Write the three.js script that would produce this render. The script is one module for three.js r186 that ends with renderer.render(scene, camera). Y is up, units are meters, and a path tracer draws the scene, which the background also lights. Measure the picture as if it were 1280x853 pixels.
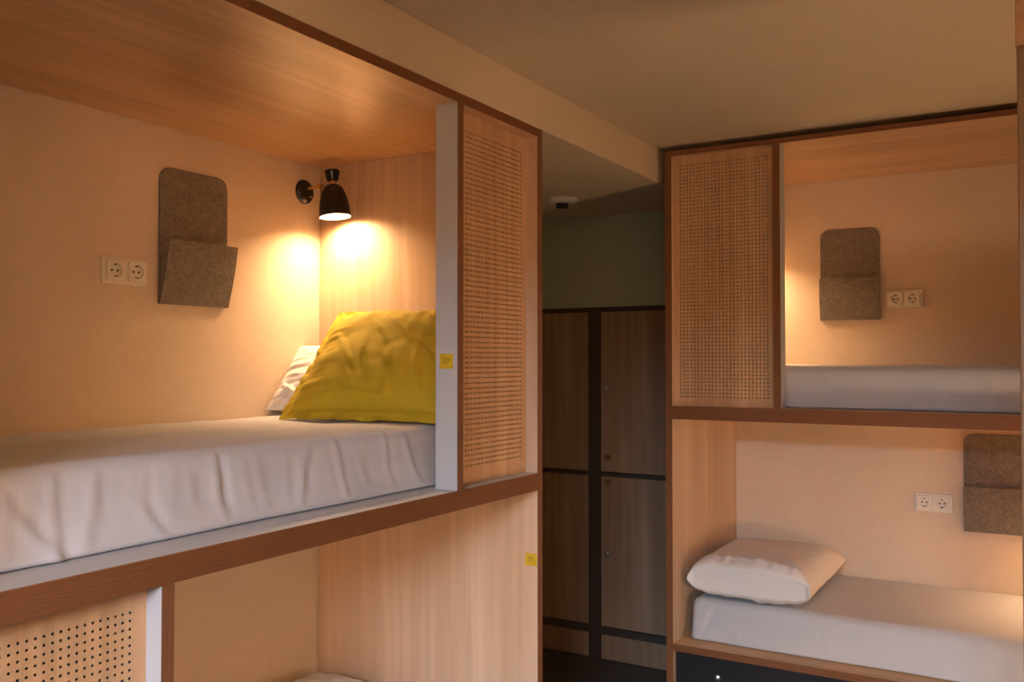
import * as THREE from 'three';
import { RoundedBoxGeometry } from 'three/addons/geometries/RoundedBoxGeometry.js';
import { mergeGeometries, mergeVertices } from 'three/addons/utils/BufferGeometryUtils.js';
import { ImprovedNoise } from 'three/addons/math/ImprovedNoise.js';
import { RectAreaLightUniformsLib } from 'three/addons/lights/RectAreaLightUniformsLib.js';

// ---------------------------------------------------------------- camera, sky, daylight, exposure
// x: right, y: up, the room runs away from the viewer along -z. Numbers called d are distances along -z.
const scene = new THREE.Scene();
const camera = new THREE.PerspectiveCamera(41.356, 1280 / 853, 0.05, 60);
camera.rotation.order = 'YXZ';
camera.position.set(0, 1.53, 0);
camera.rotation.set(THREE.MathUtils.degToRad(1.191), THREE.MathUtils.degToRad(30.74), 0);
scene.add(camera);

scene.background = new THREE.Color().setRGB(0.42, 0.52, 0.66);      // overcast evening sky outside the window
RectAreaLightUniformsLib.init();
const renderer = new THREE.WebGLRenderer({ antialias: true });
renderer.shadowMap.enabled = true;
renderer.toneMapping = THREE.LinearToneMapping;
renderer.toneMappingExposure = 1.08;

const WIN = { x0: -0.6, x1: 0.7, y0: 1.05, y1: 2.38, d: -1.6 };    // unseen window behind the camera, placed to let the daylight in
// area light in place of an unseen strip of sky outside that window
const daylight = new THREE.RectAreaLight(new THREE.Color().setRGB(0.50, 0.74, 1.0), 74, 4.6, 1.7);
daylight.position.set(0.6, 3.46, 4.6);
daylight.lookAt(0.0, 1.6, 0);
scene.add(daylight);

const LAMP_COLOR = new THREE.Color().setRGB(1.0, 0.63, 0.33);
const LAMP_CD = 2.7;

// ---------------------------------------------------------------- helpers
let seed = 20240611;
const rnd = () => { seed |= 0; seed = seed + 0x6D2B79F5 | 0; let t = Math.imul(seed ^ seed >>> 15, 1 | seed); t = t + Math.imul(t ^ t >>> 7, 61 | t) ^ t; return ((t ^ t >>> 14) >>> 0) / 4294967296; };
const perlin = new ImprovedNoise();
const noise = (x, y, z = 0) => perlin.noise(x, y, z);
const clamp = (v, a, b) => Math.min(b, Math.max(a, v));
const smooth = (a, b, v) => { const t = clamp((v - a) / (b - a), 0, 1); return t * t * (3 - 2 * t); };
const lerp = (a, b, t) => a + (b - a) * t;
const used = new Map();
function numbered(name) { const n = used.get(name) || 0; used.set(name, n + 1); return n ? `${name}_${String(n).padStart(3, '0')}` : name; }
function tag(o, label, category, group, kind) {
  o.userData.label = label; o.userData.category = category;
  if (group) o.userData.group = group;
  if (kind) o.userData.kind = kind;
  return o;
}
function thing(name, label, category, pos, turn = 0, group) {
  const g = new THREE.Group(); g.name = numbered(name); g.position.set(...pos); g.rotation.y = turn; scene.add(g);
  return tag(g, label, category, group);
}
function obj(name, geo, mat, parent = scene, top = false) {
  const m = new THREE.Mesh(geo, mat); m.name = top || parent === scene ? numbered(name) : name;
  m.castShadow = m.receiveShadow = true; parent.add(m); return m;
}
// uv in metres from the position and the dominant normal; grain axis 'x' | 'y' | 'z' becomes v
function boxUV(geo, grain = 'y', shift = [0, 0]) {
  const p = geo.attributes.position, n = geo.attributes.normal, uv = new Float32Array(p.count * 2);
  for (let i = 0; i < p.count; i++) {
    const P = { x: p.getX(i), y: p.getY(i), z: p.getZ(i) }, N = { x: Math.abs(n.getX(i)), y: Math.abs(n.getY(i)), z: Math.abs(n.getZ(i)) };
    const main = N.x >= N.y && N.x >= N.z ? 'x' : N.y >= N.z ? 'y' : 'z';
    const rest = ['x', 'y', 'z'].filter(k => k !== main);
    const v = rest.includes(grain) ? grain : rest[1], u = rest.find(k => k !== v);
    uv[2 * i] = P[u] + shift[0]; uv[2 * i + 1] = P[v] + shift[1];
  }
  geo.setAttribute('uv', new THREE.BufferAttribute(uv, 2)); return geo;
}
// a board given by its limits (d = -z), slightly rounded, in world coordinates
function slabGeo(x0, x1, y0, y1, d0, d1, r = 0.0012, grain = 'y', shift = [0, 0]) {
  const w = x1 - x0, h = y1 - y0, l = d1 - d0;
  const g = r > 0 ? new RoundedBoxGeometry(w, h, l, 2, Math.min(r, w / 2.2, h / 2.2, l / 2.2)) : new THREE.BoxGeometry(w, h, l);
  g.translate((x0 + x1) / 2, (y0 + y1) / 2, -(d0 + d1) / 2);
  return boxUV(g, grain, shift);
}
// world-coordinate geometry as a part of an unturned thing
function wpart(name, geo, mat, root, parent = root) { geo.translate(-root.position.x, -root.position.y, -root.position.z); return obj(name, geo, mat, parent); }
function struct(name, geo, mat, label, category) { const m = obj(name, geo, mat); return tag(m, label, category, null, 'structure'); }

// ---------------------------------------------------------------- textures and materials
function dataTex(w, h, fn, srgb = true) {
  const a = new Uint8Array(w * h * 4);
  for (let j = 0; j < h; j++) for (let i = 0; i < w; i++) {
    const c = fn(i, j), k = 4 * (j * w + i);
    a[k] = clamp(c[0], 0, 255); a[k + 1] = clamp(c[1], 0, 255); a[k + 2] = clamp(c[2], 0, 255); a[k + 3] = 255;
  }
  const t = new THREE.DataTexture(a, w, h); t.wrapS = t.wrapT = THREE.RepeatWrapping; t.magFilter = THREE.LinearFilter; t.minFilter = THREE.LinearMipmapLinearFilter; t.generateMipmaps = true;
  if (srgb) t.colorSpace = THREE.SRGBColorSpace; t.needsUpdate = true; return t;
}
const mod = (a, n) => ((a % n) + n) % n;
// tileable value noise in 2D
function tileNoise(nx, ny) {
  const g = new Float32Array(nx * ny); for (let i = 0; i < g.length; i++) g[i] = rnd() * 2 - 1;
  return (x, y) => { const xi = Math.floor(x), yi = Math.floor(y), fx = x - xi, fy = y - yi, sx = fx * fx * (3 - 2 * fx), sy = fy * fy * (3 - 2 * fy);
    const G = (a, b) => g[mod(b, ny) * nx + mod(a, nx)];
    return lerp(lerp(G(xi, yi), G(xi + 1, yi), sx), lerp(G(xi, yi + 1), G(xi + 1, yi + 1), sx), sy); };
}
function woodTexture(base, amp, tileU = 0.9, tileV = 2.4) {
  const W = 1024, H = 1024, wide = tileNoise(9, 3), mid = tileNoise(44, 4), fine = tileNoise(190, 9), hair = tileNoise(420, 24), bend = tileNoise(5, 5);
  const t = dataTex(W, H, (i, j) => {
    const u = i / W, v = j / H, b = bend(u * 5, v * 5) * 0.016;
    const k = 0.6 * wide((u + b) * 9, v * 3) + 0.5 * mid((u + b) * 44, v * 4) + 0.2 * fine((u + b * 0.6) * 190, v * 9) + 0.14 * hair((u + b * 0.5) * 420, v * 24);
    const s = 1 + amp * k;
    return [base[0] * (1 + (s - 1) * 0.8), base[1] * s, base[2] * (1 + (s - 1) * 1.25)];
  });
  t.repeat.set(1 / tileU, 1 / tileV); return t;
}
const oakTex = woodTexture([202, 160, 118], 0.11);
const paleOakTex = woodTexture([206, 177, 148], 0.10);
const darkOakTex = woodTexture([142, 114, 88], 0.16);
const PLIES = 9;
const plyTex = (() => {                                              // stacked veneers on a board's edge
  const W = 256, grain = tileNoise(24, 40), lines = []; for (let k = 0; k < PLIES; k++) lines.push(rnd());
  const t = dataTex(W, 512, (i, j) => {
    const q = i / W * PLIES, layer = Math.floor(q), f = q - layer;
    const line = smooth(0.0, 0.22, f) * smooth(1.0, 0.78, f), g = grain(i / W * 24, j / 512 * 40) * 6 + (lines[layer] - 0.5) * 14, k = lerp(0.6, 1, line);
    return [(140 + g) * k, (88 + g * 0.8) * k, (50 + g * 0.6) * k];
  });
  t.repeat.set(1 / 0.027, 1 / 0.6); return t;
})();
const plyBump = (() => { const t = dataTex(256, 4, i => { const f = (i / 256 * PLIES) % 1, l = 255 * smooth(0, 0.2, f) * smooth(1, 0.8, f); return [l, l, l]; }, false); t.repeat.set(1 / 0.027, 1); return t; })();
const plasterBump = (() => { const a = tileNoise(256, 256), b = tileNoise(64, 64); const t = dataTex(512, 512, (i, j) => { const v = 128 + 70 * a(i / 2, j / 2) + 40 * b(i / 8, j / 8); return [v, v, v]; }, false); t.repeat.set(1 / 0.5, 1 / 0.5); return t; })();
const plasterTex = (base, seedAmp = 3) => { const a = tileNoise(8, 8), b = tileNoise(60, 60); const t = dataTex(512, 512, (i, j) => { const v = 1 + (a(i / 64, j / 64) * seedAmp + b(i / 8.533, j / 8.533) * 2) / 255; return base.map(c => c * v); }); t.repeat.set(1 / 1.4, 1 / 1.4); return t; };
const feltTex = (() => { const a = tileNoise(256, 256), b = tileNoise(90, 128), c = tileNoise(20, 24);
  const t = dataTex(512, 512, (i, j) => { const k = 0.55 * a(i / 2, j / 2) + 0.5 * b(i / 5.689, j / 4) + 0.2 * c(i / 25.6, j / 21.33), s = 1 + 0.34 * k; return [124 * s, 114 * s, 102 * s]; });
  t.repeat.set(1 / 0.22, 1 / 0.22); return t; })();
const feltBump = (() => { const a = tileNoise(256, 256), b = tileNoise(64, 64); const t = dataTex(512, 512, (i, j) => { const v = 128 + 80 * a(i / 2, j / 2) + 40 * b(i / 8, j / 8); return [v, v, v]; }, false); t.repeat.set(1 / 0.22, 1 / 0.22); return t; })();
const weaveBump = (() => { const b = tileNoise(40, 40); const t = dataTex(256, 256, (i, j) => { const v = 128 + 40 * Math.sin(i * Math.PI / 4) + 40 * Math.sin(j * Math.PI / 4) + 30 * b(i / 6.4, j / 6.4); return [v, v, v]; }, false); t.repeat.set(1 / 0.05, 1 / 0.05); return t; })();

const std = (o) => new THREE.MeshStandardMaterial(o);
const M = {
  oak: std({ map: oakTex, roughness: 0.42 }),
  paleOak: std({ map: paleOakTex, roughness: 0.5 }),
  laminate: std({ color: 0xbcbdc0, roughness: 0.45 }),
  oakSatin: std({ map: oakTex, roughness: 0.3 }),
  opal: std({ color: 0xffffff, emissive: new THREE.Color().setRGB(1.0, 0.74, 0.46), emissiveIntensity: 2.0, roughness: 0.4 }),
  ply: std({ map: plyTex, bumpMap: plyBump, bumpScale: 0.0008, roughness: 0.6 }),
  darkOak: std({ map: darkOakTex, roughness: 0.55 }),
  plaster: std({ map: plasterTex([222, 200, 175]), bumpMap: plasterBump, bumpScale: 0.0006, roughness: 0.92 }),
  ceiling: std({ map: plasterTex([216, 196, 166]), bumpMap: plasterBump, bumpScale: 0.0006, roughness: 0.94 }),
  olive: std({ map: plasterTex([160, 166, 142]), bumpMap: plasterBump, bumpScale: 0.0006, roughness: 0.9 }),
  floor: std({ map: plasterTex([70, 68, 62], 10), roughness: 0.55 }),
  lockerFrame: std({ color: 0x3c2f24, roughness: 0.6 }),
  black: std({ color: 0x15161a, roughness: 0.55 }),
  blackLamp: std({ color: 0x0b0b0c, roughness: 0.3 }),
  lampInside: std({ color: 0xf2e6d2, roughness: 0.6 }),
  brass: std({ color: 0xc9a46a, metalness: 1, roughness: 0.28 }),
  steel: std({ color: 0xb8b8b6, metalness: 1, roughness: 0.32 }),
  bulb: std({ color: 0xffffff, emissive: new THREE.Color().setRGB(1.0, 0.78, 0.52), emissiveIntensity: 2.2, roughness: 0.5 }),
  felt: std({ map: feltTex, bumpMap: feltBump, bumpScale: 0.0016, roughness: 1 }),
  sheet: std({ color: 0xc1c1c4, bumpMap: weaveBump, bumpScale: 0.0002, roughness: 0.9 }),
  pillow: std({ color: 0xe4e0dc, bumpMap: weaveBump, bumpScale: 0.0002, roughness: 0.9 }),
  yellow: std({ color: 0xb39a18, bumpMap: weaveBump, bumpScale: 0.0003, roughness: 0.88 }),
  plastic: std({ color: 0xe4dccd, roughness: 0.4 }),
  hole: std({ color: 0x2a2623, roughness: 0.7 }),
  tagYellow: std({ color: 0xd8b81e, roughness: 0.6 }),
  glass: new THREE.MeshPhysicalMaterial({ color: 0xffffff, transmission: 1, thickness: 0, roughness: 0.02, ior: 1.45 }),
  white: std({ color: 0xd8d4ca, roughness: 0.5 }),
};
function printTex(text, bg, fg, w = 128, h = 128, size = 62) {
  const c = document.createElement('canvas'); c.width = w; c.height = h; const x = c.getContext('2d');
  x.fillStyle = bg; x.fillRect(0, 0, w, h); x.fillStyle = fg; x.font = `bold ${size}px sans-serif`; x.textAlign = 'center'; x.textBaseline = 'middle'; x.fillText(text, w / 2, h * 0.47);
  const t = new THREE.CanvasTexture(c); t.colorSpace = THREE.SRGBColorSpace; return t;
}

// ---------------------------------------------------------------- the room
const CEIL = 2.416, SOF = 2.272, FX = -1.40, BX = -2.33, LEND = 2.545, RF = 3.53, RB = 4.41, LOCK = 4.23;
struct('floor', slabGeo(-2.65, 1.0, -0.12, 0, -1.75, 4.8, 0, 'z'), M.floor, 'dark smooth floor seen in the gap before the lockers', 'floor');
struct('ceiling', slabGeo(-2.65, 1.0, CEIL, CEIL + 0.14, -1.75, 4.8, 0, 'z'), M.ceiling, 'smooth warm white plaster ceiling above the aisle', 'ceiling');
struct('trim_1', slabGeo(-2.5, FX, SOF, CEIL, -1.6, 4.7, 0.004, 'z'), M.ceiling, 'lowered plaster soffit running above the nearer bunk to the lockers', 'soffit');
struct('wall_left', slabGeo(-2.65, BX, 0, CEIL, -1.75, LEND, 0, 'y'), M.plaster, 'cream plaster wall behind the nearer bunk', 'wall');
struct('wall_alcove', slabGeo(-2.65, -2.5, 0, CEIL, LEND, 4.8, 0, 'y'), M.olive, 'dark green grey side wall of the locker niche', 'wall');
struct('wall_niche', slabGeo(-2.5, FX + 0.02, 1.801, SOF, LOCK, 4.62, 0.001, 'y'), M.olive, 'dark green grey wall above the lockers', 'wall');
struct('wall_back', mergeGeometries([slabGeo(FX + 0.02, 1.0, 0, CEIL, RB, 4.8, 0, 'y'), slabGeo(-2.5, FX + 0.02, 0, SOF, 4.62, 4.8, 0, 'y')]), M.plaster, 'cream plaster wall behind the far bunk', 'wall');
struct('wall_right', slabGeo(0.82, 1.0, 0, CEIL, -1.75, RB, 0, 'y'), M.plaster, 'cream plaster wall on the viewer\'s right', 'wall');
struct('wall_partition', slabGeo(-0.054, 0.82, 0, 2.2, 2.2, 2.32, 0.003, 'y'), M.darkOak, 'brown edge of a wooden partition at the right margin', 'wall');
struct('trim_2', slabGeo(-0.056, 0.82, 2.2, CEIL, 2.197, 2.323, 0.002, 'x'), M.oak, 'wooden lintel on top of the partition at the right margin', 'trim');
struct('wall_front', mergeGeometries([
  slabGeo(BX, WIN.x0, 0, CEIL, -1.75, -1.6, 0), slabGeo(WIN.x1, 0.82, 0, CEIL, -1.75, -1.6, 0),
  slabGeo(WIN.x0, WIN.x1, 0, WIN.y0, -1.75, -1.6, 0), slabGeo(WIN.x0, WIN.x1, WIN.y1, CEIL, -1.75, -1.6, 0)]), M.plaster, 'cream plaster wall with the unseen window behind the viewer', 'wall');
{
  const w = new THREE.Group(); w.name = 'window_1'; w.position.set((WIN.x0 + WIN.x1) / 2, WIN.y0, 1.68); scene.add(w);  // out of view, placed so daylight falls on the bunks
  tag(w, 'two sash window out of view behind the viewer, placed to let daylight in', 'window', null, 'structure');
  const W = WIN.x1 - WIN.x0, H = WIN.y1 - WIN.y0, fr = [];
  for (const [x0, x1, y0, y1] of [[-W / 2, W / 2, 0, 0.05], [-W / 2, W / 2, H - 0.05, H], [-W / 2, -W / 2 + 0.05, 0.05, H - 0.05], [W / 2 - 0.05, W / 2, 0.05, H - 0.05], [-0.03, 0.03, 0.05, H - 0.05]]) fr.push(slabGeo(x0, x1, y0, y1, -0.03, 0.03, 0.003));
  obj('window_frame', mergeGeometries(fr), M.white, w);
  for (const [x0, x1] of [[-W / 2 + 0.05, -0.03], [0.03, W / 2 - 0.05]]) { const g = new THREE.PlaneGeometry(x1 - x0, H - 0.1); g.translate((x0 + x1) / 2, H / 2, 0); obj('pane', g, M.glass, w); }
}
// ---------------------------------------------------------------- bunks
// perforated board in its local plane: u to the right, v up, front at w = 0, back at w = -t
function perforated(U, V, cols, rows, pitch, rad, t) {
  const pos = [], nor = [], uv = [];
  const tri = (a, b, c, n) => { for (const p of [a, b, c]) { pos.push(...p); nor.push(...n); uv.push(p[0], p[1]); } };
  const quad = (a, b, c, d, n) => { tri(a, b, c, n); tri(a, c, d, n); };
  const u0 = (U - cols * pitch) / 2, v0 = (V - rows * pitch) / 2, u1 = u0 + cols * pitch, v1 = v0 + rows * pitch;
  const rect = (a, b, c, d) => { quad([a, c, 0], [b, c, 0], [b, d, 0], [a, d, 0], [0, 0, 1]); quad([b, c, -t], [a, c, -t], [a, d, -t], [b, d, -t], [0, 0, -1]); };
  rect(0, U, 0, v0); rect(0, U, v1, V); rect(0, u0, v0, v1); rect(u1, U, v0, v1);
  quad([0, 0, -t], [U, 0, -t], [U, 0, 0], [0, 0, 0], [0, -1, 0]); quad([0, V, 0], [U, V, 0], [U, V, -t], [0, V, -t], [0, 1, 0]);
  quad([0, 0, -t], [0, 0, 0], [0, V, 0], [0, V, -t], [-1, 0, 0]); quad([U, 0, 0], [U, 0, -t], [U, V, -t], [U, V, 0], [1, 0, 0]);
  const oct = []; for (let k = 0; k < 8; k++) oct.push([Math.cos(k * Math.PI / 4), Math.sin(k * Math.PI / 4)]);
  const cor = [[1, 1], [-1, 1], [-1, -1], [1, -1]];
  for (let r = 0; r < rows; r++) for (let c = 0; c < cols; c++) {
    const x = u0 + (c + 0.5) * pitch, y = v0 + (r + 0.5) * pitch, h = pitch / 2;
    for (const [w, n] of [[0, 1], [-t, -1]]) {
      const O = k => [x + rad * oct[k & 7][0], y + rad * oct[k & 7][1], w], C = k => [x + h * cor[k & 3][0], y + h * cor[k & 3][1], w];
      const T = (a, b, d) => n > 0 ? tri(a, b, d, [0, 0, 1]) : tri(a, d, b, [0, 0, -1]);
      for (let i = 0; i < 4; i++) { T(C(i), O(2 * i + 1), O(2 * i)); T(C(i), O(2 * i + 2), O(2 * i + 1)); T(C(i), C(i + 1), O(2 * i + 2)); }
    }
    for (let k = 0; k < 8; k++) {
      const a = oct[k], b = oct[(k + 1) & 7], m = [-(a[0] + b[0]) / 2, -(a[1] + b[1]) / 2, 0];
      quad([x + rad * a[0], y + rad * a[1], -t], [x + rad * b[0], y + rad * b[1], -t], [x + rad * b[0], y + rad * b[1], 0], [x + rad * a[0], y + rad * a[1], 0], m);
    }
  }
  const g = new THREE.BufferGeometry();
  g.setAttribute('position', new THREE.Float32BufferAttribute(pos, 3)); g.setAttribute('normal', new THREE.Float32BufferAttribute(nor, 3)); g.setAttribute('uv', new THREE.Float32BufferAttribute(uv, 2));
  return g;
}
const E = 0.003;                                                    // depth of the veneer edge on a board's front
// plan(a0, a1, y0, y1, b0, b1): a runs along the bunk, b is the depth behind the front plane
function bunk(root, plan, axisA, axisB, L) {
  let shift = 0;
  const board = (name, a0, a1, y0, y1, b0, b1, grain, mat = M.oak) => {
    shift += 0.37;
    const m = wpart(name, plan(a0, a1, y0, y1, b0 + E, b1, grain, [shift, shift * 1.7], 0.0008), mat, root);
    const thick = a1 - a0 < y1 - y0 ? axisA : 'y', along = thick === 'y' ? axisA : 'y';
    const eg = plan(a0, a1, y0, y1, b0, b0 + E, along, [0, shift], 0.0006);
    wpart('edge_band', eg, M.ply, root, m).userData.label = 'dark layered plywood edge';
    return m;
  };
  const P = L.depth - 0.0015;
  board('top_panel', L.a0, L.a1, L.top0, L.top1, 0, P, axisA, M.oakSatin);
  board('end_panel', L.a0, L.a0 + 0.028, L.foot, L.top0, 0, P, 'y', M.paleOak);
  board('end_panel', L.a1 - 0.028, L.a1, L.foot, L.top0, 0, P, 'y', M.paleOak);
  board('upper_platform', L.a0 + 0.028, L.a1 - 0.028, L.mid0, L.mid1, 0, P, axisA, L.topMat);
  board('lower_platform', L.a0 + 0.028, L.a1 - 0.028, L.low0, L.low1, 0, P, axisA);
  board('divider', L.upFin[0], L.upFin[1], L.mid1, L.top0, 0, 0.076, 'y', M.laminate);
  board('divider', L.lowFin[0], L.lowFin[1], L.low1, L.mid0, 0, 0.076, 'y', M.laminate);
}
function placePerforated(root, U, V, rows, position, turn) {
  const g = perforated(U, V, 25, rows, 0.01488, 0.0027, 0.012); g.rotateY(turn); g.translate(...position);
  wpart('perforated_panel', g, M.oak, root).userData.label = 'wood panel drilled with rows of small holes';
  const b = new THREE.BoxGeometry(U - 0.004, V - 0.004, 0.003); b.translate(U / 2, V / 2, -0.0145); b.rotateY(turn); b.translate(...position);
  wpart('backing_sheet', b, M.oak, root).userData.label = 'plain sheet behind the drilled panel';
}
function sticker(root, text, w, pos, turn) {
  const g = new RoundedBoxGeometry(w, w * 0.94, 0.0012, 1, 0.0004), p = g.attributes.position, uv = g.attributes.uv;
  for (let i = 0; i < p.count; i++) uv.setXY(i, p.getX(i) / w + 0.5, p.getY(i) / (w * 0.94) + 0.5);
  g.rotateY(turn); g.translate(...pos);
  wpart('number_sticker', g, std({ map: printTex(text, '#cfae1c', '#8d7a16'), roughness: 0.55 }), root).userData.label = 'small yellow bed number sticker';
}
// nearer bunk: its front faces +x, its length runs along d
const nearBunk = thing('bunk_bed', 'oak bunk bed with the yellow pillow and lit lamp, nearest the viewer', 'bunk bed', [(FX + BX) / 2, 0, -1.6]);
bunk(nearBunk, (a0, a1, y0, y1, b0, b1, grain, sh, r) => slabGeo(FX - b1, FX - b0, y0, y1, a0, a1, r, grain, sh), 'z', 'x',
  { a0: 0.648, a1: LEND, top0: 2.245, top1: SOF - 0.001, foot: 0, mid0: 1.116, mid1: 1.17, low0: 0.12, low1: 0.174, depth: FX - BX, topMat: M.laminate, upFin: [2.064, 2.09], lowFin: [1.103, 1.13] });
wpart('plinth', slabGeo(BX + 0.002, FX - 0.06, 0, 0.12, 0.676, 2.517, 0.001, 'z'), M.black, nearBunk);
placePerforated(nearBunk, 2.517 - 2.09, 2.245 - 1.17, 66, [-1.445, 1.17, -2.09], Math.PI / 2);
placePerforated(nearBunk, 1.103 - 0.676, 1.116 - 0.174, 58, [-1.445, 0.174, -0.676], Math.PI / 2);
sticker(nearBunk, '37', 0.044, [-1.439, 1.526, -2.0634], 0);
sticker(nearBunk, '31', 0.042, [-1.426, 0.894, -2.5164], 0);
// far bunk: its front faces +z, its length runs along x
const farBunk = thing('bunk_bed', 'oak bunk bed across the end of the room, black drawer below it', 'bunk bed', [-0.41, 0, -(RF + RB) / 2]);
bunk(farBunk, (a0, a1, y0, y1, b0, b1, grain, sh, r) => slabGeo(a0, a1, y0, y1, RF + b0, RF + b1, r, grain, sh), 'x', 'z',
  { a0: -1.363, a1: 0.543, top0: 2.371, top1: 2.391, foot: 0, mid0: 1.287, mid1: 1.34, low0: 0.342, low1: 0.37, depth: RB - RF, upFin: [-0.921, -0.893], lowFin: [0.076, 0.104] });
placePerforated(farBunk, -0.921 + 1.335, 2.371 - 1.34, 65, [-1.335, 1.34, -(RF + 0.03)], 0);
placePerforated(farBunk, 0.515 - 0.104, 1.287 - 0.37, 56, [0.104, 0.37, -(RF + 0.03)], 0);
for (const [x0, x1, k] of [[-1.333, -0.412, -1.161], [-0.408, 0.513, 0.341]]) {
  const dr = wpart('drawer', slabGeo(x0, x1, 0.03, 0.338, RF + 0.03, RF + 0.82, 0.002, 'x'), M.black, farBunk);
  const lk = new THREE.LatheGeometry([[0, 0.009], [0.006, 0.009], [0.0065, 0.006], [0.0125, 0.005], [0.0145, 0.003], [0.015, 0]].map(p => new THREE.Vector2(...p)), 28);
  lk.rotateX(Math.PI / 2); lk.translate(k, 0.253, -(RF + 0.03));
  wpart('lock', lk, M.steel, farBunk, dr).userData.label = 'round steel drawer lock';
}

// ---------------------------------------------------------------- lockers
{
  const root = thing('locker_cabinet', 'bank of dark wood lockers in the niche between the bunks', 'lockers', [-1.92, 0, -4.42]);
  const x0 = -2.498, x1 = FX + 0.018;
  wpart('carcass', slabGeo(x0, x1, 0.0, 1.8, LOCK + 0.02, 4.615, 0.001, 'y'), M.lockerFrame, root);
  const cols = [[-2.44, -2.057], [-1.985, -1.602]], rows = [[0.957, 1.776, '19'], [0.17, 0.932, '11']];
  const fr = (a, b, c, d) => wpart('frame_rail', slabGeo(a, b, c, d, LOCK - 0.003, LOCK + 0.02, 0.001, c === 0 ? 'y' : 'x'), M.lockerFrame, root);
  const posts = [[x0, -2.444], [-2.053, -1.989], [-1.598, x1]];
  for (const [a, b] of posts) fr(a, b, 0, 1.8);
  for (const [a, b] of cols) {
    for (const [c, d] of [[1.78, 1.8], [0.936, 0.953], [0.131, 0.166]]) fr(a - 0.003, b + 0.003, c, d);
    wpart('plinth_panel', slabGeo(a, b, 0.004, 0.127, LOCK, LOCK + 0.02, 0.001, 'y', [a, 0]), M.darkOak, root);
    rows.forEach(([c, d, text], r) => {
      const dr = wpart('door', slabGeo(a, b, c, d, LOCK, LOCK + 0.02, 0.0015, 'y', [a * 3, r]), M.darkOak, root);
      const lk = new THREE.LatheGeometry([[0, 0.007], [0.006, 0.008], [0.0115, 0.006], [0.0135, 0]].map(p => new THREE.Vector2(...p)), 24);
      lk.rotateX(Math.PI / 2); lk.translate(a + 0.034, (c + d) / 2 + (r ? -0.01 : 0.016), -LOCK);
      wpart('lock', lk, M.steel, root, dr);
      const g = new THREE.BoxGeometry(0.036, 0.03, 0.001), p = g.attributes.position, uv = g.attributes.uv;
      for (let i = 0; i < p.count; i++) uv.setXY(i, p.getX(i) / 0.036 + 0.5, p.getY(i) / 0.03 + 0.5);
      g.translate(a + 0.037, r ? 0.902 : 1.031, -LOCK + 0.0005);
      const tx = String(Number(text) + (a < -2 ? 1 : 0));
      wpart('number_tag', g, std({ map: printTex(tx, '#7a5d34', '#3b2d14', 128, 108, 84), roughness: 0.6 }), root, dr);
    });
  }
}

// ---------------------------------------------------------------- wall fittings: lamps, felt pockets, sockets, detector
// local frame of a fitting: wall plane at z = 0, +z into the room
function lamp(label, pos, turn, cd = LAMP_CD) {
  const root = thing('wall_lamp', label, 'wall lamp', pos, turn, 'reading lamps of the bunks');
  const V = a => a.map(p => new THREE.Vector2(...p));
  const base = new THREE.LatheGeometry(V([[0, 0.022], [0.014, 0.0215], [0.028, 0.018], [0.039, 0.011], [0.044, 0.004], [0.0445, 0]]), 40); base.rotateX(Math.PI / 2);
  const b = obj('base', base, M.blackLamp, root);
  for (const sy of [-0.018, 0.014]) { const s = new THREE.SphereGeometry(0.0035, 12, 8); s.translate(0.012, sy, 0.0195); obj('screw', s, M.brass, b); }
  const head = new THREE.Group(); head.name = 'head'; head.position.set(0, -0.103, 0.15); head.rotation.x = -0.10; root.add(head);
  // black bell shade, a shell with a pale inside
  const out = [[0.0555, 0], [0.0558, 0.004], [0.0552, 0.02], [0.0530, 0.04], [0.0490, 0.062], [0.0425, 0.084], [0.0335, 0.103], [0.0235, 0.114], [0.0, 0.1155]];
  obj('shade', new THREE.LatheGeometry(V(out), 48), M.blackLamp, head);
  const inn = out.slice(0, -1).map(([r, y]) => [r - 0.0012, y]); inn.push([0, 0.1135]);
  obj('shade_lining', new THREE.LatheGeometry(V(inn), 48), M.lampInside, head);
  const rim = new THREE.TorusGeometry(0.0549, 0.001, 8, 48); rim.rotateX(Math.PI / 2); obj('rim', rim, M.blackLamp, head);
  obj('neck', new THREE.LatheGeometry(V([[0, 0.115], [0.0125, 0.115], [0.0125, 0.131], [0, 0.131]]), 24), M.brass, head);
  obj('cap', new THREE.LatheGeometry(V([[0, 0.130], [0.019, 0.130], [0.0205, 0.132], [0.0265, 0.156], [0.0275, 0.164], [0.026, 0.168], [0.02, 0.169], [0, 0.169]]), 40), M.blackLamp, head);
  const bulb = new THREE.SphereGeometry(0.036, 28, 20); bulb.translate(0, 0.048, 0);
  obj('bulb', bulb, M.bulb, head);
  const light = new THREE.PointLight(LAMP_COLOR, cd, 0, 2); light.position.set(0, 0.048, 0); light.castShadow = true; light.shadow.radius = 1.7; head.add(light);
  // brass arm with a knuckle
  const curve = new THREE.CatmullRomCurve3([[0, 0.010, 0.018], [0, 0.013, 0.05], [0, 0.014, 0.075]].map(p => new THREE.Vector3(...p)));
  obj('arm', new THREE.TubeGeometry(curve, 16, 0.0055, 12), M.brass, root);
  const kn = new THREE.CylinderGeometry(0.0085, 0.0085, 0.02, 20); kn.rotateZ(Math.PI / 2); kn.translate(0, 0.013, 0.08); obj('knuckle', kn, M.brass, root);
  const c2 = new THREE.CatmullRomCurve3([[0, 0.013, 0.084], [0, 0.007, 0.097], [0, 0.002, 0.112], [0, 0.001, 0.124]].map(p => new THREE.Vector3(...p)));
  obj('arm', new THREE.TubeGeometry(c2, 14, 0.0045, 10), M.brass, root);
  return root;
}
lamp('lit black bell shaped lamp above the yellow pillow', [BX, 2.142, -2.435], Math.PI / 2);
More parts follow.
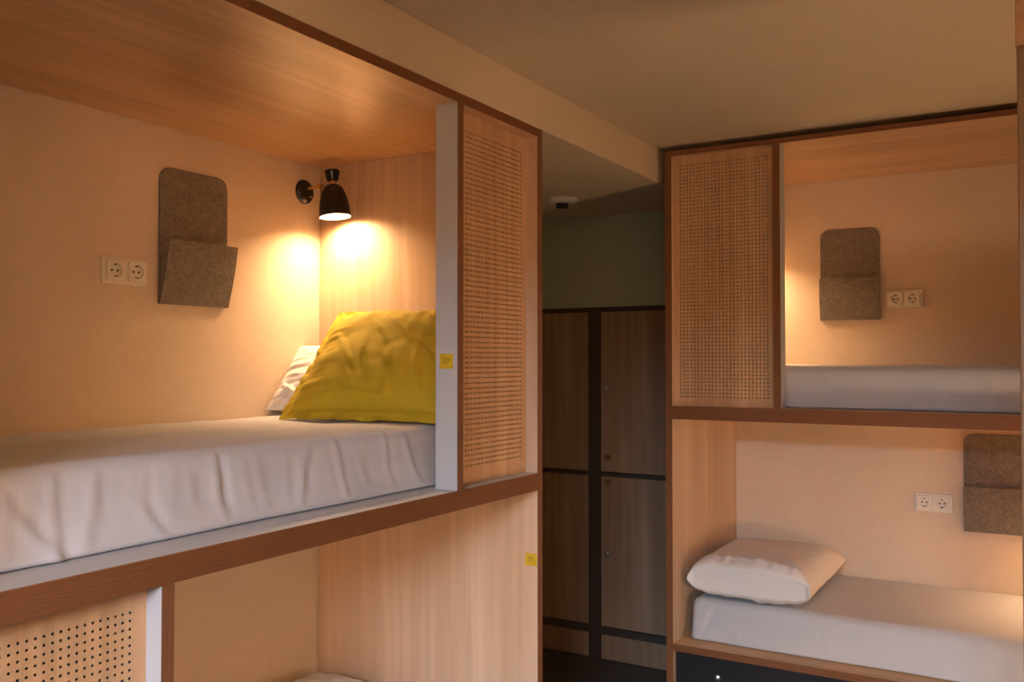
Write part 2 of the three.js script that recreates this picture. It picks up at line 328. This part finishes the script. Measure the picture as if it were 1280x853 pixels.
lamp('black bell lamp out of view in the nearer lower berth, lighting its end panel', [BX, 1.01, -0.758], Math.PI / 2, 6.0);  // out of view, strength set to light the lower berth
lamp('black bell lamp in the far upper berth, hidden behind the perforated panel', [-1.252, 2.15, -RB], 0, 2.3);
lamp('black bell lamp out of view at the right end of the far lower berth, lighting its wall', [0.432, 1.186, -RB], 0, 5.0);  // out of view, set to light this berth from the right

{
  // unseen globe lamp behind the partition, placed to light aisle, soffit and nearer bunk
  const root = thing('unseen_floor_lamp', 'unseen opal globe lamp behind the partition, placed to light the aisle', 'floor lamp', [0.67, 0, -2.47]);
  const V = a => a.map(p => new THREE.Vector2(...p)), Y = 0.62;
  obj('base', new THREE.LatheGeometry(V([[0, 0.022], [0.03, 0.021], [0.11, 0.016], [0.125, 0.008], [0.125, 0]]), 40), M.blackLamp, root);
  obj('pole', new THREE.CylinderGeometry(0.009, 0.009, Y - 0.14, 16).translate(0, (Y - 0.1) / 2, 0), M.blackLamp, root);
  obj('collar', new THREE.LatheGeometry(V([[0.01, Y - 0.15], [0.03, Y - 0.14], [0.042, Y - 0.118], [0.042, Y - 0.112]]), 32), M.brass, root);
  obj('globe', new THREE.SphereGeometry(0.12, 36, 24).translate(0, Y, 0), M.opal, root);
  const light = new THREE.PointLight(new THREE.Color().setRGB(1.0, 0.70, 0.42), 1.85, 0, 2); light.position.set(0, Y, 0); light.castShadow = true; light.shadow.radius = 5.5; root.add(light);
}

{
  // unseen bowl lamp behind the viewer, placed to warm the bunks off the ceiling
  const root = thing('unseen_uplighter', 'unseen bowl lamp behind the viewer, placed to light the room off the ceiling', 'floor lamp', [0.45, 0, 0.95]);
  const V = a => a.map(p => new THREE.Vector2(...p)), Y = 1.3;
  obj('base', new THREE.LatheGeometry(V([[0, 0.022], [0.03, 0.021], [0.11, 0.016], [0.125, 0.008], [0.125, 0]]), 40), M.blackLamp, root);
  obj('pole', new THREE.CylinderGeometry(0.009, 0.009, Y - 0.07, 16).translate(0, (Y - 0.03) / 2, 0), M.blackLamp, root);
  const prof = [[0.002, -0.052], [0.05, -0.046], [0.085, -0.025], [0.105, 0.01], [0.112, 0.075]];
  const bowl = new THREE.LatheGeometry(V([...prof, ...prof.slice().reverse().map(([r, y]) => [Math.max(0, r - 0.004), y + 0.003])]), 40); bowl.translate(0, Y, 0); obj('bowl', bowl, M.white, root);
  obj('bulb', new THREE.SphereGeometry(0.032, 24, 16).translate(0, Y, 0), M.bulb, root);
  const light = new THREE.PointLight(new THREE.Color().setRGB(1.0, 0.66, 0.38), 34, 0, 2); light.position.set(0, Y, 0); light.castShadow = true; light.shadow.radius = 1.5; root.add(light);
}

function pocket(label, pos, turn, out) {
  const root = thing('felt_pocket', label, 'wall pocket', pos, turn, 'felt pockets on the bunk walls');
  const w = 0.13, h = 0.42, r = 0.045, s = new THREE.Shape();
  s.moveTo(-w, 0); s.lineTo(w, 0); s.lineTo(w, h - r); s.quadraticCurveTo(w, h, w - r, h); s.lineTo(-w + r, h); s.quadraticCurveTo(-w, h, -w, h - r); s.lineTo(-w, 0);
  const bk = new THREE.ExtrudeGeometry(s, { depth: 0.006, bevelEnabled: true, bevelThickness: 0.0012, bevelSize: 0.0012, bevelSegments: 2, curveSegments: 10 });
  bk.translate(0, 0, 0.0016); boxUV(bk); obj('back_sheet', bk, M.felt, root);
  // front sheet: folds up at the foot and leans out from the wall
  const prof = [], n = 14, H = 0.196;
  for (let i = 0; i <= n; i++) { const t = i / n; prof.push([0.0145 + (out - 0.0145) * Math.pow(t, 1.15) + 0.006 * Math.sin(t * Math.PI), -0.002 + t * H]); }
  const pf = new THREE.Shape(); pf.moveTo(prof[0][0], prof[0][1]);
  for (const p of prof.slice(1)) pf.lineTo(p[0], p[1]);
  for (const p of prof.slice().reverse()) pf.lineTo(p[0] - 0.005, p[1]);
  const fg = new THREE.ExtrudeGeometry(pf, { depth: 2 * w + 0.006, bevelEnabled: false, steps: 1 });
  fg.rotateY(-Math.PI / 2); fg.translate(w + 0.003, 0, 0); boxUV(fg, 'y', [0.31, 0.17]); obj('pocket_front', fg, M.felt, root);
  const gs = new THREE.Shape(); gs.moveTo(0.009, 0.001); for (const p of prof) gs.lineTo(p[0] - 0.0052, p[1] + 0.001); gs.lineTo(0.009, H - 0.004);
  for (const sx of [-w + 0.006, w - 0.003]) { const gg = new THREE.ExtrudeGeometry(gs, { depth: 0.003, bevelEnabled: false }); gg.rotateY(-Math.PI / 2); gg.translate(sx, 0, 0); boxUV(gg); obj('gusset', gg, M.felt, root); }
  return root;
}
pocket('grey felt wall pocket gaping open in the nearer upper berth', [BX, 1.702, -1.94], Math.PI / 2, 0.058);
pocket('grey felt wall pocket beside the bright white socket in the far upper berth', [-0.794, 1.716, -RB], 0, 0.03);
pocket('grey felt wall pocket in the far lower berth, at the right margin', [-0.196, 0.787, -RB], 0, 0.03);

function socket(label, pos, turn) {
  const root = thing('double_socket', label, 'socket', pos, turn, 'double sockets on the bunk walls');
  const pl = new RoundedBoxGeometry(0.152, 0.081, 0.009, 3, 0.003); pl.translate(0, 0, 0.0045); obj('plate', pl, M.plastic, root);
  for (const sx of [-0.0355, 0.0355]) {
    const sq = new THREE.Shape(), q = 0.0285, c = 0.003; sq.moveTo(-q + c, -q); sq.lineTo(q - c, -q); sq.lineTo(q, -q + c); sq.lineTo(q, q - c); sq.lineTo(q - c, q); sq.lineTo(-q + c, q); sq.lineTo(-q, q - c); sq.lineTo(-q, -q + c); sq.lineTo(-q + c, -q);
    const well = new THREE.Path(); well.absarc(0, 0, 0.0205, 0, Math.PI * 2, true); sq.holes.push(well);
    const ins = new THREE.ExtrudeGeometry(sq, { depth: 0.008, bevelEnabled: true, bevelSize: 0.001, bevelThickness: 0.001, bevelSegments: 2, curveSegments: 32 }); ins.translate(sx, 0, 0.0095); const insert = obj('insert', ins, M.plastic, root);
    for (const px of [-0.0095, 0.0095]) { const hg = new THREE.CylinderGeometry(0.0034, 0.0034, 0.0012, 16); hg.rotateX(Math.PI / 2); hg.translate(sx + px, 0.0, 0.0095); obj('pin_hole', hg, M.hole, insert); }
    for (const py of [-0.0155, 0.0155]) { const cl = new RoundedBoxGeometry(0.009, 0.005, 0.008, 2, 0.0008); cl.translate(sx, py * 1.18, 0.012); obj('earth_clip', cl, M.hole, insert); }
  }
  return root;
}
socket('cream double socket left of the gaping felt pocket in the nearer upper berth', [BX, 1.789, -1.691], Math.PI / 2);
socket('bright white double socket in the far upper berth', [-0.56, 1.805, -RB], 0);
socket('cream double socket left of the felt pocket in the far lower berth', [-0.45, 0.897, -RB], 0);
{
  const root = thing('smoke_detector', 'round pale smoke detector under the soffit before the lockers', 'detector', [-1.925, SOF, -3.69]);
  const V = a => a.map(p => new THREE.Vector2(...p));
  obj('housing', new THREE.LatheGeometry(V([[0, -0.022], [0.05, -0.022], [0.066, -0.016], [0.072, -0.006], [0.072, 0]]), 48), M.white, root);
  obj('sensor_grille', new THREE.LatheGeometry(V([[0, -0.042], [0.024, -0.042], [0.028, -0.038], [0.028, -0.021]]), 36), M.black, root);
}

// ---------------------------------------------------------------- bedding
// local: x along the bed from 0 to L, y up from 0, front face towards +z (z from -W to 0)
function mattressGeo(L, H, W, opt) {
  const nl = Math.round(L / 0.011), nh = Math.round(H / 0.008), nw = Math.round(W / 0.016);
  let g = new THREE.BoxGeometry(L, H, W, nl, nh, nw); g.translate(L / 2, H / 2, -W / 2);
  g.deleteAttribute('uv'); g.deleteAttribute('normal'); g = mergeVertices(g, 1e-5);
  const p = g.attributes.position, r = 0.035, rb = 0.006;
  const v = new THREE.Vector3(), c = new THREE.Vector3();
  for (let i = 0; i < p.count; i++) {
    v.fromBufferAttribute(p, i);
    const rr = v.y > H / 2 ? r : rb;
    c.set(clamp(v.x, r, L - r), clamp(v.y, rb, H - r), clamp(v.z, -W + r, -r));
    const off = v.clone().sub(c);
    const fy = v.y > H / 2 ? 1 : rb / r; void rr;
    const q = off.clone(); q.y /= fy; if (q.length() > 1e-6) { const len = Math.min(r, Math.max(Math.abs(q.x), Math.abs(q.y), Math.abs(q.z))); q.setLength(len); q.y *= fy; v.copy(c).add(q); }
    const front = smooth(-0.075, -0.012, v.z), top = smooth(H - 0.03, H - 0.004, v.y), t = v.y / H;
    // the sheet leans out towards its foot
    let dz = front * (opt.lean * (0.5 - t) + opt.flare * Math.pow(1 - clamp(t / (0.42 + 0.16 * noise(v.x * 2.3, 6.1, 2)), 0, 1), 1.5) * (0.8 + 0.7 * noise(v.x * 3.1, 2.7, 1)));
    dz += front * 0.006 * noise(v.x * 4.2, v.y * 6, 3.3);
    for (const k of opt.creases) {
      const xc = k.x + k.lean * (v.y - H * 0.5) + 0.006 * noise(v.y * 22, k.x * 9, 5), dist = v.x - xc;
      const A = 0.55, env = A * smooth(k.y0 - 0.02, k.y0 + 0.02, v.y) * (1 - smooth(k.y1 - 0.02, k.y1 + 0.02, v.y));
      dz += front * env * k.a * (Math.exp(-Math.pow(dist / k.w, 2)) - 0.55 * Math.exp(-Math.pow((dist - k.w * 1.9) / (k.w * 1.3), 2)));
    }
    let dy = top * (0.0045 * noise(v.x * 3.3, v.z * 4, 8.1) + 0.0022 * noise(v.x * 9 + v.z * 6, v.z * 5, 4.4));
    for (const k of opt.tops || []) { const s = (v.x - k.x) * Math.cos(k.g) + (v.z - k.z) * Math.sin(k.g), l = -(v.x - k.x) * Math.sin(k.g) + (v.z - k.z) * Math.cos(k.g); dy += top * k.a * Math.exp(-s * s / (k.w * k.w)) * Math.exp(-l * l / (k.l * k.l)); }
    p.setXYZ(i, v.x, Math.max(0, v.y + dy), v.z + dz);
  }
  g.computeVertexNormals(); return boxUV(g);
}
function creases(L, H, list, extra) {
  const a = list.map(([x, lean, y0, y1, amp, w]) => ({ x, lean, y0: y0 * H, y1: y1 * H, a: amp, w }));
  for (let i = 0; i < extra; i++) a.push({ x: rnd() * L, lean: (rnd() - 0.5) * 0.5, y0: H * rnd() * 0.55, y1: H * (0.65 + rnd() * 0.35), a: 0.0014 + rnd() * 0.0028, w: 0.006 + rnd() * 0.012 });
  return a;
}
function mattress(label, pos, turn, L, H, W, opt) {
  const m = obj('mattress', mattressGeo(L, H, W, opt), M.sheet); m.position.set(...pos); m.rotation.y = turn;
  return tag(m, label, 'mattress', 'sheeted mattresses of the bunks');
}
mattress('white sheeted mattress carrying the yellow pillow', [-1.54, 1.1705, -0.69], Math.PI / 2, 1.82, 0.168, 0.78, {
  lean: 0.035, flare: 0.022,
  creases: creases(1.82, 0.168, [[0.22, -0.75, 0, 0.8, 0.011, 0.012], [0.36, 0.35, 0.1, 0.95, 0.005, 0.014], [0.285, 0.08, 0, 0.95, 0.009, 0.010], [0.46, -0.5, 0, 0.5, 0.008, 0.012], [0.50, 0, 0.1, 0.9, -0.004, 0.012], [0.66, 0.05, 0.3, 1, 0.008, 0.009], [0.685, -0.1, 0.2, 0.9, -0.006, 0.01], [0.92, 0.5, 0.1, 0.9, 0.005, 0.012], [1.05, 0.02, 0.05, 1, 0.008, 0.009], [1.13, -0.3, 0.2, 0.9, 0.004, 0.012], [1.24, 0.04, 0.1, 1, 0.006, 0.009]], 44),
  tops: [{ x: 0.35, z: -0.42, g: 1.25, a: 0.005, w: 0.02, l: 0.25 }, { x: 0.28, z: -0.55, g: 1.0, a: 0.005, w: 0.025, l: 0.2 }, { x: 0.62, z: -0.4, g: 1.4, a: 0.003, w: 0.02, l: 0.3 }],
});
mattress('white sheeted mattress in the nearer lower berth', [-1.50, 0.1745, -0.69], Math.PI / 2, 1.82, 0.165, 0.82, { lean: 0.02, flare: 0.008, creases: creases(1.82, 0.165, [], 24) });
mattress('white sheeted mattress in the far upper berth', [-1.325, 1.3405, -(RF + 0.115)], 0, 1.83, 0.166, 0.755, { lean: 0.025, flare: 0.012, creases: creases(1.83, 0.166, [[0.52, 0.9, 0.2, 1, 0.004, 0.012], [0.57, 0.8, 0.3, 1, 0.003, 0.012]], 22) });
mattress('white sheeted mattress under the white pillow in the far lower berth', [-1.300, 0.3705, -(RF + 0.115)], 0, 1.79, 0.166, 0.76, { lean: 0.03, flare: 0.012, creases: creases(1.79, 0.166, [[0.12, 0.8, 0, 0.5, 0.005, 0.014], [0.17, -0.7, 0, 0.45, 0.006, 0.012], [0.06, 0.3, 0.1, 0.8, 0.005, 0.01], [0.30, 1.4, 0, 0.3, 0.006, 0.016], [0.62, 2.2, 0, 0.35, 0.005, 0.03]], 26) });

// pillow: u across (width 2a), v up its height (2b), w thickness
function pillowGeo(a, b, T, opt) {
  const N = 84, pos = [], idx = [], sd = opt.seed;
  const shape = (u, v, side) => {
    const k = opt.k || 3.2, ks = opt.ks || {};
    const e = (1 - Math.pow(Math.abs(u), (u < 0 ? ks.l : ks.r) || k)) * (1 - Math.pow(Math.abs(v), (v < 0 ? ks.b : ks.t) || k));
    let h = T * Math.pow(Math.max(e, 0), opt.pw || 0.52);
    const x = a * u * (1 - opt.pinch * (1 - v * v));
    let y = b * v * (1 - opt.pinch * (1 - u * u));
    if (opt.groove && v < 0) y += opt.groove * smooth(0.965, 1, -v) * smooth(1, 0.9, Math.abs(u));
    const rim = Math.max(Math.abs(u), Math.abs(v)), mask = Math.sqrt(clamp(e, 0, 1));
    // gathers that run in from the seams, long soft folds and small dents
    const gather = smooth(0.45, 0.92, rim) * (Math.abs(u) > Math.abs(v) ? noise(v * 9 + sd, u * 1.6, sd) : noise(u * 9 + sd, v * 1.6, sd + 4));
    h += mask * (opt.gather * gather + 0.010 * noise(u * 1.7 + sd, v * 1.7, side * 2 + sd) + 0.004 * noise(u * 5 + sd, v * 5, side + sd));
    for (const f of opt.folds || []) {
      const dx = u - f.u, dy = v - f.v, s = dx * Math.cos(f.g) + dy * Math.sin(f.g) + 0.03 * noise(dx * 3, dy * 3, f.u * 9), l = -dx * Math.sin(f.g) + dy * Math.cos(f.g);
      h += mask * f.a * Math.exp(-l * l / (f.l * f.l)) * (Math.exp(-s * s / (f.w * f.w)) - 0.6 * Math.exp(-Math.pow(s - 1.9 * f.w, 2) / (f.w * f.w * 1.7)));
    }
    let z = side * Math.max(h, 0.0012 * (rim < 1 ? 1 : 0)) * (side > 0 ? (opt.up || 1) : (opt.down || 1));
    if (opt.shape) return opt.shape(x, y, z, u, v);
    return [x, y, z];
  };
  for (const side of [1, -1]) {
    const o = pos.length / 3;
    for (let j = 0; j <= N; j++) for (let i = 0; i <= N; i++) {
      const U = i / N * 2 - 1, V = j / N * 2 - 1, u = Math.sin(U * Math.PI / 2) * 0.55 + U * 0.45, v = Math.sin(V * Math.PI / 2) * 0.55 + V * 0.45;
      pos.push(...shape(u, v, side));
    }
    for (let j = 0; j < N; j++) for (let i = 0; i < N; i++) {
      const q = o + j * (N + 1) + i, r = q + 1, s = q + N + 1, t = s + 1;
      if (side > 0) idx.push(q, r, t, q, t, s); else idx.push(q, t, r, q, s, t);
    }
  }
  let g = new THREE.BufferGeometry(); g.setAttribute('position', new THREE.Float32BufferAttribute(pos, 3)); g.setIndex(idx);
  g = mergeVertices(g, 1e-5); g.computeVertexNormals(); return boxUV(g);
}
// flat hem around a pillow case: sides is a list of 'l' 'r' 't' 'b'
function flangeGeo(a, b, width, pinch, sides, wave, sd) {
  const pos = [], idx = [];
  const edge = (s, t) => { const u = s === 'l' ? -1 : s === 'r' ? 1 : t, v = s === 'b' ? -1 : s === 't' ? 1 : t; return [a * u * (1 - pinch * (1 - v * v)), b * v * (1 - pinch * (1 - u * u))]; };
  for (const s of sides) {
    const n = 90, m = 6, dir = s === 'l' ? [-1, 0] : s === 'r' ? [1, 0] : s === 't' ? [0, 1] : [0, -1];
    for (const lay of [0.0012, -0.0012]) {
      const o = pos.length / 3;
      for (let i = 0; i <= n; i++) { const t = i / n * 2 - 1, e = edge(s, t);
        for (let j = 0; j <= m; j++) { const q = j / m, ext = width * q; 
          const lat = t * ext; // the hem fans out at the corners
          const wz = wave * q * (noise(t * 5 + sd, q, sd) + 0.5 * noise(t * 12 + sd, q, sd + 3));
          const x = e[0] + dir[0] * ext + (dir[0] ? 0 : lat), y = e[1] + dir[1] * ext + (dir[1] ? 0 : lat);
          pos.push(x - dir[0] * 0.012 * (1 - q), y - dir[1] * 0.012 * (1 - q), wz + lay); } }
      for (let i = 0; i < n; i++) for (let j = 0; j < m; j++) { const q = o + i * (m + 1) + j, r = q + m + 1;
        const flip = (lay > 0) === (s === 'r' || s === 'b');
        if (flip) idx.push(q, q + 1, r, r, q + 1, r + 1); else idx.push(q, r, q + 1, r, r + 1, q + 1); }
    }
  }
  const g = new THREE.BufferGeometry(); g.setAttribute('position', new THREE.Float32BufferAttribute(pos, 3)); g.setIndex(idx); g.computeVertexNormals(); return boxUV(g);
}
{
  // yellow pillow leaning on the end panel: local x across, y up the lean, z towards the viewer and up
  const root = thing('pillow', 'mustard yellow flanged pillow leaning on the end panel', 'pillow', [-1.795, 1.344, -2.118], THREE.MathUtils.degToRad(7));
  const tilt = THREE.MathUtils.degToRad(-43), a = 0.275, b = 0.212;
  const place = geo => { geo.translate(0, b + 0.03, 0); geo.rotateX(tilt); return geo; };
  obj('case', place(pillowGeo(a, b, 0.085, { seed: 3.7, pinch: 0.025, gather: 0.012, k: 3.0, ks: { t: 4.5, b: 2.6 }, down: 0.7,
    folds: [{ u: -0.25, v: -0.55, g: 0.35, a: 0.010, w: 0.03, l: 0.35 }, { u: -0.1, v: -0.35, g: 0.3, a: 0.010, w: 0.026, l: 0.5 }, { u: 0.12, v: -0.2, g: 0.5, a: 0.010, w: 0.03, l: 0.55 }, { u: 0.45, v: 0.1, g: 0.75, a: 0.014, w: 0.04, l: 0.6 }, { u: 0.25, v: -0.45, g: 0.25, a: 0.008, w: 0.028, l: 0.35 }, { u: -0.5, v: 0.0, g: 0.6, a: 0.007, w: 0.035, l: 0.4 }, { u: 0.6, v: -0.4, g: 0.2, a: 0.010, w: 0.035, l: 0.4 }, { u: 0, v: -0.85, g: 1.5, a: 0.008, w: 0.05, l: 0.6 }, { u: 0.0, v: 0.25, g: 0.7, a: 0.006, w: 0.03, l: 0.4 }, { u: 0.75, v: 0.3, g: 0.7, a: 0.012, w: 0.04, l: 0.5 }] })), M.yellow, root);
  obj('flange', place(flangeGeo(a, b, 0.03, 0.025, ['l', 'r', 't', 'b'], 0.010, 1.3)), M.yellow, root);
}
{
  const root = thing('pillow', 'white pillow tucked behind the yellow pillow', 'pillow', [-2.032, 1.345, -2.278], THREE.MathUtils.degToRad(7));
  const geo = pillowGeo(0.29, 0.145, 0.045, { seed: 8.2, pinch: 0.03, gather: 0.016, k: 3.0, folds: [{ u: -0.75, v: -0.5, g: 0.7, a: 0.014, w: 0.05, l: 0.4 }, { u: -0.85, v: -0.7, g: -0.4, a: 0.012, w: 0.05, l: 0.3 }] });
  geo.translate(0, 0.145, 0.0); geo.rotateX(THREE.MathUtils.degToRad(-40)); geo.translate(0, 0.012, 0);
  obj('case', geo, M.pillow, root);
}
function lyingPillow(label, pos, turn, a, b, T, sd) {
  const root = thing('pillow', label, 'pillow', pos, turn);
  const geo = pillowGeo(a, b, T, { seed: sd, pinch: 0.03, gather: 0.012, k: 3.6, ks: { b: 12, l: 5 }, pw: 0.42, up: 0.78, down: 0.62, groove: 0.015, folds: [{ u: 0.5, v: -0.75, g: 1.2, a: 0.008, w: 0.04, l: 0.4 }, { u: 0.75, v: -0.7, g: 0.8, a: 0.009, w: 0.035, l: 0.3 }, { u: 0, v: -0.8, g: 1.5, a: 0.009, w: 0.05, l: 0.8 }] });
  geo.rotateX(-Math.PI / 2); geo.computeBoundingBox(); geo.translate(0, -geo.boundingBox.min.y, 0);
  obj('case', geo, M.pillow, root);
  return root;
}
lyingPillow('white pillow lying on the far lower mattress', [-1.055, 0.541, -3.965], 0, 0.25, 0.355, 0.118, 12.4);
lyingPillow('white pillow in the nearer lower berth, only its top in view', [-1.985, 0.346, -2.275], 0, 0.31, 0.20, 0.058, 21.9);

renderer.render(scene, camera);
